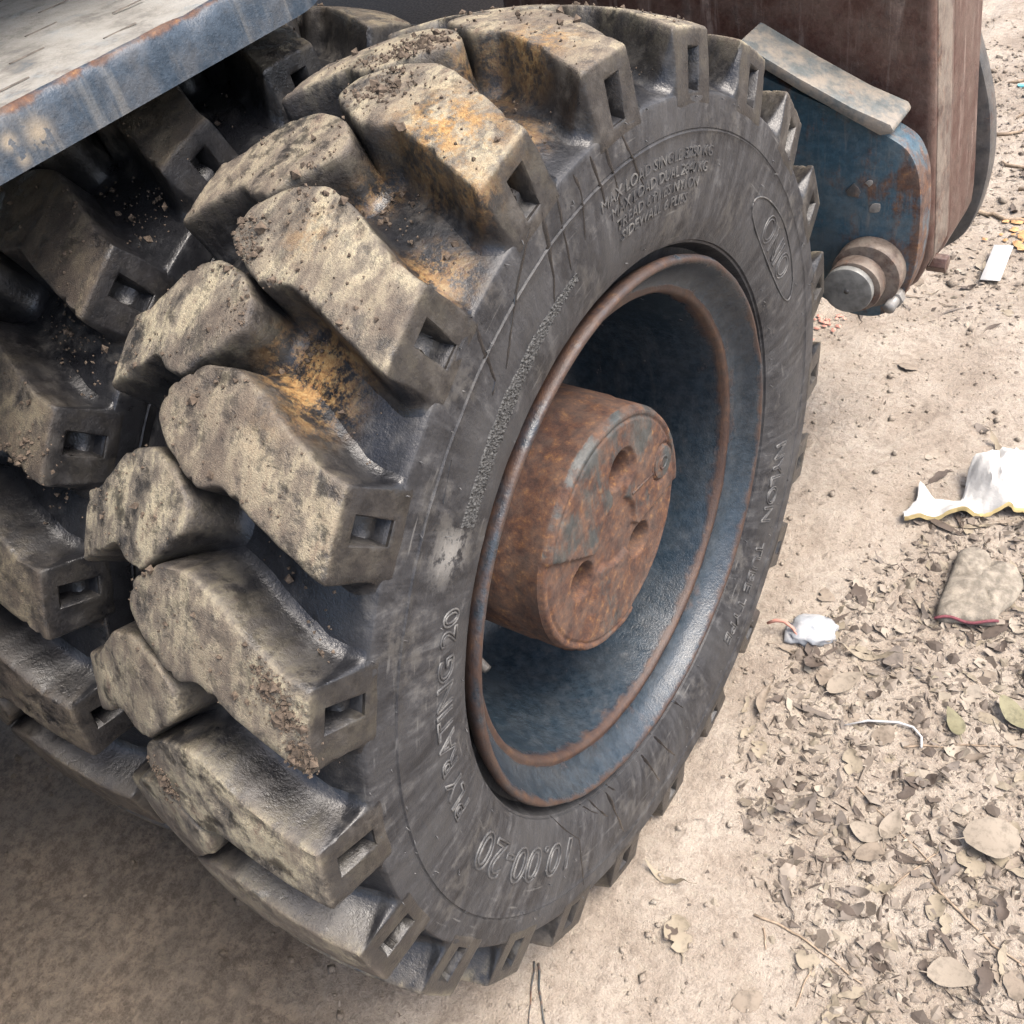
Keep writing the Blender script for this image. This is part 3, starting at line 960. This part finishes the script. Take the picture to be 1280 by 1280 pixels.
wp = [(x - .1, -.002, z - .003) for x, z in [(-.02 + i * .004, 0) for i in range(44)]]
wp = [(x, y, .252 - .51 * (x + .12) + .0012 * math.sin(i * 1.9)) for i, (x, y, z) in enumerate(wp)]
b_ = B(); b_.add(*tube(wp, [.0035 + .0012 * math.sin(i * 2.3) for i in range(len(wp))], 6)); b_.build('weld_bead', M['edge'], br, True)
pc_ = (.136 - .1, -.030)
b_ = B(); b_.add(*cyl_along(1, (pc_[0] + .012, pc_[1] + .004), .047, -.028, .001, 48)); b_.build('pin_collar', M['edge'], br, True, .004)
b_ = B(); b_.add(*cyl_along(1, (pc_[0] + .004, pc_[1]), .0375, -.050, -.027, 48)); b_.build('pin_sleeve', M['edge'], br, True, .003)
b_ = B(); b_.add(*cyl_along(1, pc_, .0335, -.060, -.049, 48)); pin = b_.build('pin', M['pinsteel'], br, True, .003)
b_ = B(); b_.add(*cyl_along(1, pc_, .0035, -.0615, -.0595, 14)); b_.build('grease_point', M['dark_steel'], pin, True)
b_ = B(); b_.add(*cyl_along(1, (.187 - .1, -.060), .008, -.040, .002, 20)); bo = b_.build('lock_bolt', M['galv'], br, True)
b_ = B(); b_.add(*cyl_along(1, (.187 - .1, -.060), .0125, -.020, -.008, 6)); b_.build('bolt_head', M['galv'], bo, False, .001)
for (x, z, r) in ((.118, .082, .012), (.148, .062, .010), (.138, .095, .005)):
    b_ = B(); V = []
    for k in range(8):
        a = 2 * math.pi * k / 8; rr = r * random.uniform(.6, 1.1)
        V.append((x - .1 + rr * math.cos(a), z + rr * math.sin(a)))
    b_.add(*prism(V, 1, -.002, .001)); b_.build('weld_spatter', M['galv'] if r < .011 else M['dark_steel'], br, True, .0008)

# ------------------------------------------------------------------ rusty brown arm behind the bracket
arm = empty('lift_arm', (.1, .7, HZ)); tag(arm, 'rust brown boxed steel arm standing behind the blue bracket', 'arm')
FR = [(-.45, .9), (.130, .9), (.177, .294), (.191, .154), (.204, -.01), (.206, -.045), (.190, -.088), (.160, -.118), (.10, -.13), (-.45, -.02)]
b_ = B(); b_.add(*prism(rel(FR), 1, -.03, .055)); b_.build('front_plate', M['brown'], arm, False, .010, 3)
EP = [(.131, .9), (.1785, .294), (.1925, .154), (.2055, -.01), (.2075, -.045), (.200, -.068), (.196, -.045), (.194, -.01), (.181, .154), (.167, .294), (.12, .9)]
b_ = B(); b_.add(*prism(rel(EP), 1, -.018, .040)); b_.build('edge_strip', M['edge'], arm, False, .003, 2)
BX = [(-.45, .9), (.100, .9), (.180, .254), (.190, .114), (.203, -.03), (.203, -.075), (.180, -.110), (-.45, -.02)]
b_ = B(); b_.add(*prism(rel(chaikin(BX, 1, .2)), 1, .056, .185)); b_.build('box_section', M['brown'], arm, False, .008, 3)
RR = [(-.45, .9), (.04, .9), (.150, .22), (.190, .120), (.209, .059), (.218, -.020), (.211, -.090), (.195, -.140), (.15, -.18), (.05, -.18), (-.45, -.05)]
b_ = B(); b_.add(*prism(rel(chaikin(RR, 2, .22)), 1, .20, .235)); b_.build('rear_plate', M['dark_steel'], arm, False, .006, 2)
b_ = B(); b_.add(*cyl_along(0, (.0, -.068), .013, .095, .122, 6)); b_.build('bolt_head', M['brown'], arm, False, .0015)

# ------------------------------------------------------------------ leaves
def leaf_me(seed, L=.036, W=.017, mat=None, curl=None, kind=0, torn=True):
    rg = random.Random(seed)
    nu, nv = 9, 5
    V, F = [], []
    bend = rg.choice([rg.uniform(-.25, .35), rg.uniform(-.25, .35), rg.uniform(.3, 1.0)]) if curl is None else curl
    fold = rg.uniform(-.15, .35); tw = rg.uniform(-.4, .4); skew = rg.uniform(-.15, .15)
    nib = [rg.uniform(.1, .75) if rg.random() < .38 else rg.uniform(0, .12) for _ in range(2 * nu)]
    if curl is not None: nib = [rg.uniform(0, .10) for _ in range(2 * nu)]
    for i in range(nu):
        u = i / (nu - 1)
        wd = W * (math.sin(math.pi * min(1, u * .94 + .03) ** (.8 if kind == 0 else .95)) ** (.85 if kind == 0 else .6))
        for j in range(nv):
            s = -1 + 2 * j / (nv - 1)
            k = 1 - (nib[i] if s < 0 else nib[i + nu]) * abs(s)
            x = (u - .5) * L; y = s * wd * k + skew * math.sin(u * 3) * L
            z = bend * L * .35 * ((u - .5) ** 2 * 4 - .3) + fold * abs(s) * wd + tw * (u - .5) * s * wd
            z += .0016 * noise.noise(Vector((u * 5 + seed, s * 2, 1)))
            V.append((x, y, z))
    for i in range(nu - 1):
        for j in range(nv - 1):
            a = i * nv + j; F.append((a, a + 1, a + nv + 1, a + nv))
    zc = V[nv // 2][2]
    vv, ff = tube([V[nv // 2], (-L * .62, rg.uniform(-.004, .004), zc + .001), (-L * .78, rg.uniform(-.007, .007), zc)], [.0008, .0007, .0005], 4)
    o = len(V); V += vv; F += [tuple(k + o for k in f) for f in ff]
    zm = min(v[2] for v in V)
    V = [(x, y, z - zm) for x, y, z in V]
    return mesh('fallen_leaf', V, F, mat or M['leaf'])

DENSE = [(.176, .29), (.13, .13), (.205, .012), (.274, -.078), (.40, -.184), (.46, -.7), (1.3, -.7), (1.4, .9), (.371, .76), (.281, .63), (.206, .407)]
TONES = [('pale beige', (.285, .245, .195)), ('tan', (.20, .163, .125)), ('grey brown', (.145, .122, .102)), ('dark brown', (.085, .066, .053)), ('straw coloured', (.235, .198, .145))]
for nm, cl in TONES: M['leaf_' + nm] = leafc('leaf_' + nm.replace(' ', '_'), cl)
LV = []
for i in range(20):
    nm = TONES[i % 5][0]; slim = (i // 5) % 2
    LV.append((nm, 'slender' if slim else 'broad', leaf_me(100 + i, random.uniform(.040, .060) if slim else random.uniform(.028, .044), random.uniform(.0055, .0085) if slim else random.uniform(.0105, .0145), M['leaf_' + nm], kind=1 - slim)))
rg = random.Random(21)
placed = 0
def leaf_density(x, y):
    if inside(DENSE, (x, y)): return 1.0
    if y > 1.15: return .30
    d = edge_dist(DENSE, (x, y))
    return .10 * math.exp(-d / .10) + .012
def in_view(x, y):
    q = Vector((x - .5171822, y + .57762958, -HZ - .71895738))
    a = [q.dot(Vector(r)) for r in ROT]
    if a[2] >= 0: return False
    return abs(a[0] / a[2]) < .62 and abs(a[1] / a[2]) < .62
tries = 0
leaf_n = 0
while leaf_n < 290 and tries < 60000:
    tries += 1
    x, y = rg.uniform(-.1, .75), rg.uniform(-.5, 1.9)
    if not in_view(x, y) or rg.random() > leaf_density(x, y) * (1 if y < .9 else .6): continue
    nm, shp, lme = rg.choice(LV)
    o = link('fallen_leaf', lme, None, (x, y, gz(x, y) + rg.uniform(-.0012, .0022)))
    o.rotation_euler = (rg.gauss(0, .13), rg.gauss(0, .13), rg.uniform(0, 6.28))
    s = rg.choice([rg.uniform(.45, .8), rg.uniform(.7, 1.1), rg.uniform(1.0, 1.4)]); o.scale = (s, s * rg.uniform(.7, 1.1), s)
    where = ('on the far dirt beyond the foam wrapper' if y > .8 else 'in the litter round the grey glove' if y > .33 else 'in the litter beside the bent white strip' if y > .12 else 'in the litter near the largest pale leaf' if y > -.05 else 'in the litter at the lower right corner')
    if not inside(DENSE, (x, y)) and y <= .8: where = 'lying apart on the bare dirt beside the tyre'
    tag(o, 'dry %s %s leaf %s' % (shp, nm, where), 'leaf', 'dry leaves fallen on the dirt')
    leaf_n += 1
def special(name, me, x, y, rz, label, cat, lift=.004, tilt=(0, 0)):
    o = link(name, me, None, (x, y, gz(x, y) + lift)); o.rotation_euler = (tilt[0], tilt[1], rz)
    return tag(o, label, cat)
special('fallen_leaf', leaf_me(501, .066, .027, M['leaf_pale'], -.25, 1), .494, .106, .6, 'largest pale round leaf, at the right edge of the leaf litter', 'leaf', .012, (.1, .1))
special('fallen_leaf', leaf_me(502, .066, .015, M['leaf_green'], .5), .480, .290, -.5, 'curled yellow green leaf below the grey glove at the right edge', 'leaf', .008)
special('fallen_leaf', leaf_me(503, .045, .012, M['leaf_green'], .4), .408, .245, 2.2, 'small yellow green leaf beside the bent white strip', 'leaf', .006)
special('fallen_leaf', leaf_me(504, .060, .016, M['leaf_pale'], .3), .262, .245, 1.0, 'long pale leaf just below the crumpled white film', 'leaf', .004)
special('fallen_leaf', leaf_me(505, .045, .014, M['leaf_pale'], .3), .365, .046, .2, 'left half of the forked pale leaf pair in the litter', 'leaf', .006)
special('fallen_leaf', leaf_me(506, .045, .013, M['leaf_pale'], .3), .385, .066, 1.5, 'right half of the forked pale leaf pair in the litter', 'leaf', .006)
special('fallen_leaf', leaf_me(507, .050, .018, M['leaf_pale'], .2), .502, -.08, .3, 'flat pale leaf near the lower right corner', 'leaf', .006)

# crumbs, chips and small leaf bits: nobody could count them
V, F, TN = [], [], []
rg = random.Random(33)
def frag(x, y, s, flat, tone, lift):
    o = len(V); a = rg.uniform(0, 6.28); n = rg.randrange(4, 7); z0 = gz(x, y) + lift
    tx, ty = rg.gauss(0, .35), rg.gauss(0, .35); el = rg.choice([rg.uniform(.06, .2), rg.uniform(.2, .6), rg.uniform(.5, 1)])
    pts = []
    for k in range(n):
        t = 2 * math.pi * k / n; rr = s * rg.uniform(.6, 1.2)
        px, py = rr * math.cos(t), rr * el * math.sin(t)
        pts.append((x + px * math.cos(a) - py * math.sin(a), y + px * math.sin(a) + py * math.cos(a), z0 + px * tx + py * ty))
    V.extend(pts); V.append((x, y, z0 + s * (flat if rg.random() < .6 else -flat * .3)))
    TN.extend([tone] * (n + 1))
    for k in range(n): F.append((o + k, o + (k + 1) % n, o + n))
cnt = 0; tries = 0
while cnt < 32000 and tries < 900000:
    tries += 1
    x, y = rg.uniform(-.9, .95), rg.uniform(-.8, 2.6)
    d = leaf_density(x, y)
    if d < .9: d = max(d, .05)
    if rg.random() > d * (1 if y < 1 else .7): continue
    if abs(x) < .17 and abs(y) < .2: continue
    s = .0016 * math.exp(abs(rg.gauss(0, .72))) if rg.random() < .72 else rg.uniform(.005, .013)
    if leaf_density(x, y) < .2: s = min(s * .6, .006)
    s = min(s, .014)
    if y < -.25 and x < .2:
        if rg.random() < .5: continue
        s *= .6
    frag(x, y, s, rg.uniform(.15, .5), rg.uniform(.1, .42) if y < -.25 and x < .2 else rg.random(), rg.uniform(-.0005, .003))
    cnt += 1
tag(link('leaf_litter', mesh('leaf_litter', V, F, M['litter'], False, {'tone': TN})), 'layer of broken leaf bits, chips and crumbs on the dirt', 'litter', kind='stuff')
# clods and pebbles
V, F, TN = [], [], []
for i in range(20000):
    x, y = rg.uniform(-1.0, .9), rg.uniform(-.9, 2.8)
    if abs(x) < .15 and abs(y) < .15: continue
    s = min(.009, .0008 * math.exp(abs(rg.gauss(0, .85))))
    if y > 1.2: s *= 1.6
    c = Vector((x, y, gz(x, y) + s * .25)); o = len(V)
    m_ = Matrix.Rotation(rg.uniform(0, 6), 3, Vector((rg.random(), rg.random(), rg.random() + .01)).normalized())
    V += [tuple(c + m_ @ Vector(e) * s * rg.uniform(.6, 1.25)) for e in ((1, 0, 0), (-1, 0, 0), (0, 1, 0), (0, -1, 0), (0, 0, .8), (0, 0, -.8))]
    F += [tuple(o + k for k in t) for t in ((0, 2, 4), (2, 1, 4), (1, 3, 4), (3, 0, 4), (2, 0, 5), (1, 2, 5), (3, 1, 5), (0, 3, 5))]
tag(link('soil_clods', mesh('soil_clods', V, F, M['dirt'], True)), 'scattered small clods and pebbles on the dirt', 'soil', kind='stuff')

# ------------------------------------------------------------------ twigs and rubbish
def twig(pts, r, label, cat='twig', mat=None, name='twig', wob=.003, group=None):
    P = []
    for a, b in zip(pts, pts[1:]):
        for i in range(6):
            t = i / 6; x = a[0] + (b[0] - a[0]) * t; y = a[1] + (b[1] - a[1]) * t
            P.append((x + wob * noise.noise(Vector((x * 40, y * 40, 3))), y + wob * noise.noise(Vector((x * 40, y * 40, 9)))))
    P.append(pts[-1])
    c = P[len(P) // 2]; z0 = gz(*c)
    path = [(x - c[0], y - c[1], gz(x, y) - z0 + r * .9) for x, y in P]
    v, f = tube(path, [r * (1 - .5 * i / len(path)) for i in range(len(path))], 6)
    o = link(name, mesh(name, v, f, mat or M['twig']), None, (c[0], c[1], z0))
    return tag(o, label, cat, group)
twig([(.286, -.118), (.34, -.115), (.421, -.132)], .0019, 'longest thin twig lying across the bare dirt near the bottom')
twig([(.366, -.142), (.367, -.192)], .0012, 'short thin twig just below the longest twig')
twig([(.300, -.128), (.313, -.150)], .0013, 'small broken twig at the left end of the longest twig')
twig([(.363, .184), (.43, .222), (.52, .262)], .0017, 'straight pale stalk below the bent white strip at the right')
twig([(.330, .10), (.40, .065), (.45, .04)], .0013, 'thin dark twig crossing the middle of the leaf litter')
twig([(.405, -.02), (.446, .062)], .0012, 'thin twig beside the largest pale leaf')
twig([(.45, .02), (.53, -.02), (.60, -.03)], .0019, 'thicker twig at the right edge below the largest pale leaf')
twig([(.02, 1.60), (.061, 1.596), (.167, 1.572), (.25, 1.56)], .006, 'thick twig on the far dirt beside the brown arm', wob=.02)
for pts in ([(-.05, 2.3), (.1, 2.42), (.2, 2.4)], [(0, 2.0), (.12, 2.08)], [(.05, 1.85), (.2, 1.80)], [(-.1, 2.62), (.15, 2.55)], [(.1, 2.2), (.02, 2.1)], [(.12, 1.72), (.26, 1.78)], [(-.02, 2.85), (.16, 2.95)]):
    twig(pts, .0045, 'thin twig on the far dirt in the upper right corner', group='twigs on the far dirt', wob=.02)
twig([(.083, -.299), (.10, -.325), (.131, -.360), (.14, -.40)], .0016, 'rust red wire on the dirt under the front of the tyre', 'wire', M['hub'], 'wire')
twig([(.076, -.300), (.094, -.335), (.118, -.38)], .0013, 'rust red wire on the dirt under the front of the tyre', 'wire', M['hub'], 'wire')
for o in bpy.data.objects:
    if o.name.startswith('wire'): o['group'] = 'rusty wires under the tyre'

# bent white plastic strip
P = [(.285, .180), (.31, .199), (.345, .214), (.365, .217), (.379, .207), (.384, .190)]
c = P[2]; z0 = gz(*c)
v, f = tube([(x - c[0], y - c[1], .006 + .002 * math.sin(i * 1.3)) for i, (x, y) in enumerate(P)], [.0008, .0016, .0019, .0019, .0018, .0015], 8)
tag(link('plastic_strip', mesh('plastic_strip', v, f, M['paper']), None, (c[0], c[1], z0)), 'thin bent white plastic strip lying on the leaf litter', 'strip')

# white card far back
b_ = B(); b_.add(*prism([(-.018, -.066), (.020, -.066), (.020, .064), (-.018, .064)], 2, 0, .0016))
o = b_.build('paper_card', M['paper'], None, False, .0004, 1, (.161, 1.378, gz(.161, 1.378) + .014)); o.rotation_euler = (.05, -.04, .06)
tag(o, 'white rectangular paper card on the dirt beside the blue bracket', 'paper')

# crumpled white film with a pink string
V, F = [], []
nu, nv = 28, 18
for j in range(nv + 1):
    th = math.pi * j / nv
    for i in range(nu):
        a = 2 * math.pi * i / nu
        d = Vector((math.sin(th) * math.cos(a), math.sin(th) * math.sin(a), math.cos(th)))
        k = 1 + .34 * fbm(d.x * 1.6 + 4, d.y * 1.6, d.z * 1.6, 3) + .09 * (1 - abs(noise.noise(d * 4.5))) - .09
        V.append((d.x * .036 * k, d.y * .029 * k, max(-.006, d.z * .018 * k)))
for j in range(nv):
    for i in range(nu):
        k = (i + 1) % nu; F.append((j * nu + i, (j + 1) * nu + i, (j + 1) * nu + k, j * nu + k))
o = tag(link('crumpled_film', mesh('crumpled_film', V, F, M['bag']), None, (.184, .312, gz(.184, .312) + .006)), 'small crumpled white plastic film on the dirt beside the tyre', 'plastic film')
o.rotation_euler = (0, 0, .5)
P = [(-.062, .012), (-.050, .010), (-.038, .006), (-.026, -.004), (-.018, -.018)]
v, f = tube([(x, y, .010 + .010 * math.sin(i * .9)) for i, (x, y) in enumerate(P)], [.0022, .003, .0032, .0026, .0016], 6)
s_ = link('string', mesh('string', v, f, M['pink']), o); s_['label'] = 'pink string end'

# white foam wrapper: wavy tail on the ground, upright crumpled mass on the right
def foam():
    nu, nv = 56, 16
    V, F = [], []
    A = Vector((.231, .590, 0)); Bv = Vector((.47, .712, 0)); d = Bv - A; L = d.length; d.normalize(); nrm = Vector((-d.y, d.x, 0))
    top = []
    for i in range(nu + 1):
        u = i / nu
        wid = .016 + .030 * sstep(.0, .12, u) * (1 - .35 * sstep(.12, .3, u)) + .11 * sstep(.34, .48, u)
        if .10 < u < .19: wid += .040 * math.sin((u - .10) / .09 * math.pi)
        wid *= 1 + .12 * noise.noise(Vector((u * 14, 0, 3)))
        up = sstep(.34, .5, u)
        for j in range(nv + 1):
            t = j / nv
            wave = .011 * (1 + math.sin(u * 24 + .6)) * (1 - t) ** 1.3
            z = .004 + wave * (.25 + .75 * sstep(0, .2, u)) + up * .048 * math.sin(min(1, t * 1.15) * math.pi * .62) + .004 * fbm(u * 9, t * 3, 2, 3) + up * .010 * fbm(u * 22, t * 5, 8, 3)
            off = t * wid * (1 - .3 * up)
            p = A + d * (u * L) + nrm * off
            V.append((p.x, p.y, z))
    n = len(V); th = .010
    for i in range(nu + 1):
        for j in range(nv + 1):
            x, y, z = V[i * (nv + 1) + j]; V.append((x, y, max(-.004, z - th)))
    for i in range(nu):
        for j in range(nv):
            a = i * (nv + 1) + j; F.append((a, a + nv + 1, a + nv + 2, a + 1)); F.append((n + a, n + a + 1, n + a + nv + 2, n + a + nv + 1))
    top_faces = len(F)
    yl = []
    for i in range(nu): a = i * (nv + 1); yl.append(len(F)); F.append((a, n + a, n + a + nv + 1, a + nv + 1))
    for i in range(nu): a = i * (nv + 1) + nv; F.append((a, a + nv + 1, n + a + nv + 1, n + a))
    for j in range(nv): a = j; F.append((a, a + 1, n + a + 1, n + a))
    for j in range(nv): a = nu * (nv + 1) + j; F.append((a, n + a, n + a + 1, a + 1))
    c = (.33, .65); z0 = gz(*c)
    V = [(x - c[0], y - c[1], z) for x, y, z in V]
    me = mesh('foam_wrapper', V, F, M['foam']); me.materials.append(M['foam_yellow'])
    for k in yl: me.polygons[k].material_index = 1; me.polygons[k].use_smooth = True
    me.set_sharp_from_angle(angle=R(60))
    return link('foam_wrapper', me, None, (c[0], c[1], z0 + .004))
tag(foam(), 'torn white foam wrapper with wavy yellowed edge on the dirt', 'foam')

# grey knitted glove with maroon hem
def glove():
    OUT = [(.335, .405), (.375, .420), (.414, .432), (.410, .455), (.424, .485), (.428, .520), (.405, .552), (.375, .543), (.366, .560), (.342, .566), (.326, .548), (.330, .50), (.330, .45)]
    P = resample(chaikin(OUT, 2), .005)
    c = (.372, .49); n = len(P)
    lay = [(1.0, 0.0), (1.015, .006), (.985, .013), (.90, .018), (.72, .021), (.45, .022), (.2, .022)]
    V, F = [], []
    for k, h in lay:
        for (x, y) in P:
            px, py = c[0] + (x - c[0]) * k, c[1] + (y - c[1]) * k
            V.append((px - c[0], py - c[1], h + (h / .02) * (.009 * fbm(px * 34, py * 34, 4, 3) - .004 * sstep(.45, .41, py))))
    for r in range(len(lay) - 1):
        for i in range(n): j = (i + 1) % n; F.append((r * n + i, r * n + j, (r + 1) * n + j, (r + 1) * n + i))
    o = len(V); V.append((0, 0, .022 + .009 * fbm(c[0] * 34, c[1] * 34, 4, 3)))
    for i in range(n): F.append(((len(lay) - 1) * n + i, (len(lay) - 1) * n + (i + 1) % n, o))
    ob = link('glove', mesh('glove', V, F, M['knit']), None, (c[0], c[1], gz(*c) + .003))
    v, f = tube([(.334 - c[0] + t * .080, .404 - c[1] + t * .028 + .003 * math.sin(t * 7), .010 + .003 * math.sin(t * 9)) for t in [i / 12 for i in range(13)]], .0024, 6)
    h = link('hem', mesh('hem', v, f, M['hem']), ob); h['label'] = 'maroon hem of the cuff'
    return ob
tag(glove(), 'dirty grey knitted glove with maroon cuff hem lying in the leaf litter', 'glove')

# orange flakes and a scrap of cyan plastic on the far dirt
def flakes(name, cx, cy, sp, n, label, s0, mat):
    rg = random.Random(int(cx * 1000)); V, F = [], []
    for i in range(n):
        x, y = rg.gauss(0, sp), rg.gauss(0, sp * 1.2); s = s0 * rg.uniform(.4, 1.2); a0 = rg.uniform(0, 6)
        z = gz(cx + x, cy + y) - gz(cx, cy) + .003; o = len(V); k = rg.randrange(4, 7)
        for q in range(k): V.append((x + s * math.cos(a0 + 6.28 * q / k) * rg.uniform(.6, 1.2), y + s * math.sin(a0 + 6.28 * q / k) * rg.uniform(.5, 1), z + rg.uniform(0, .003)))
        V.append((x, y, z + .004)); F += [(o + q, o + (q + 1) % k, o + k) for q in range(k)]
    return tag(link(name, mesh(name, V, F, mat, False), None, (cx, cy, gz(cx, cy))), label, 'debris', kind='stuff')
flakes('orange_flakes', .185, 1.52, .030, 60, 'orange flakes beside the white paper card', .012, M['orange'])
flakes('pink_flakes', -.09, 1.075, .022, 26, 'faded orange flakes on the dirt behind the tyre', .007, M['pink'])
flakes('cyan_scrap', -.012, 2.29, .004, 3, 'tiny cyan plastic scrap on the far dirt', .016, M['cyan'])
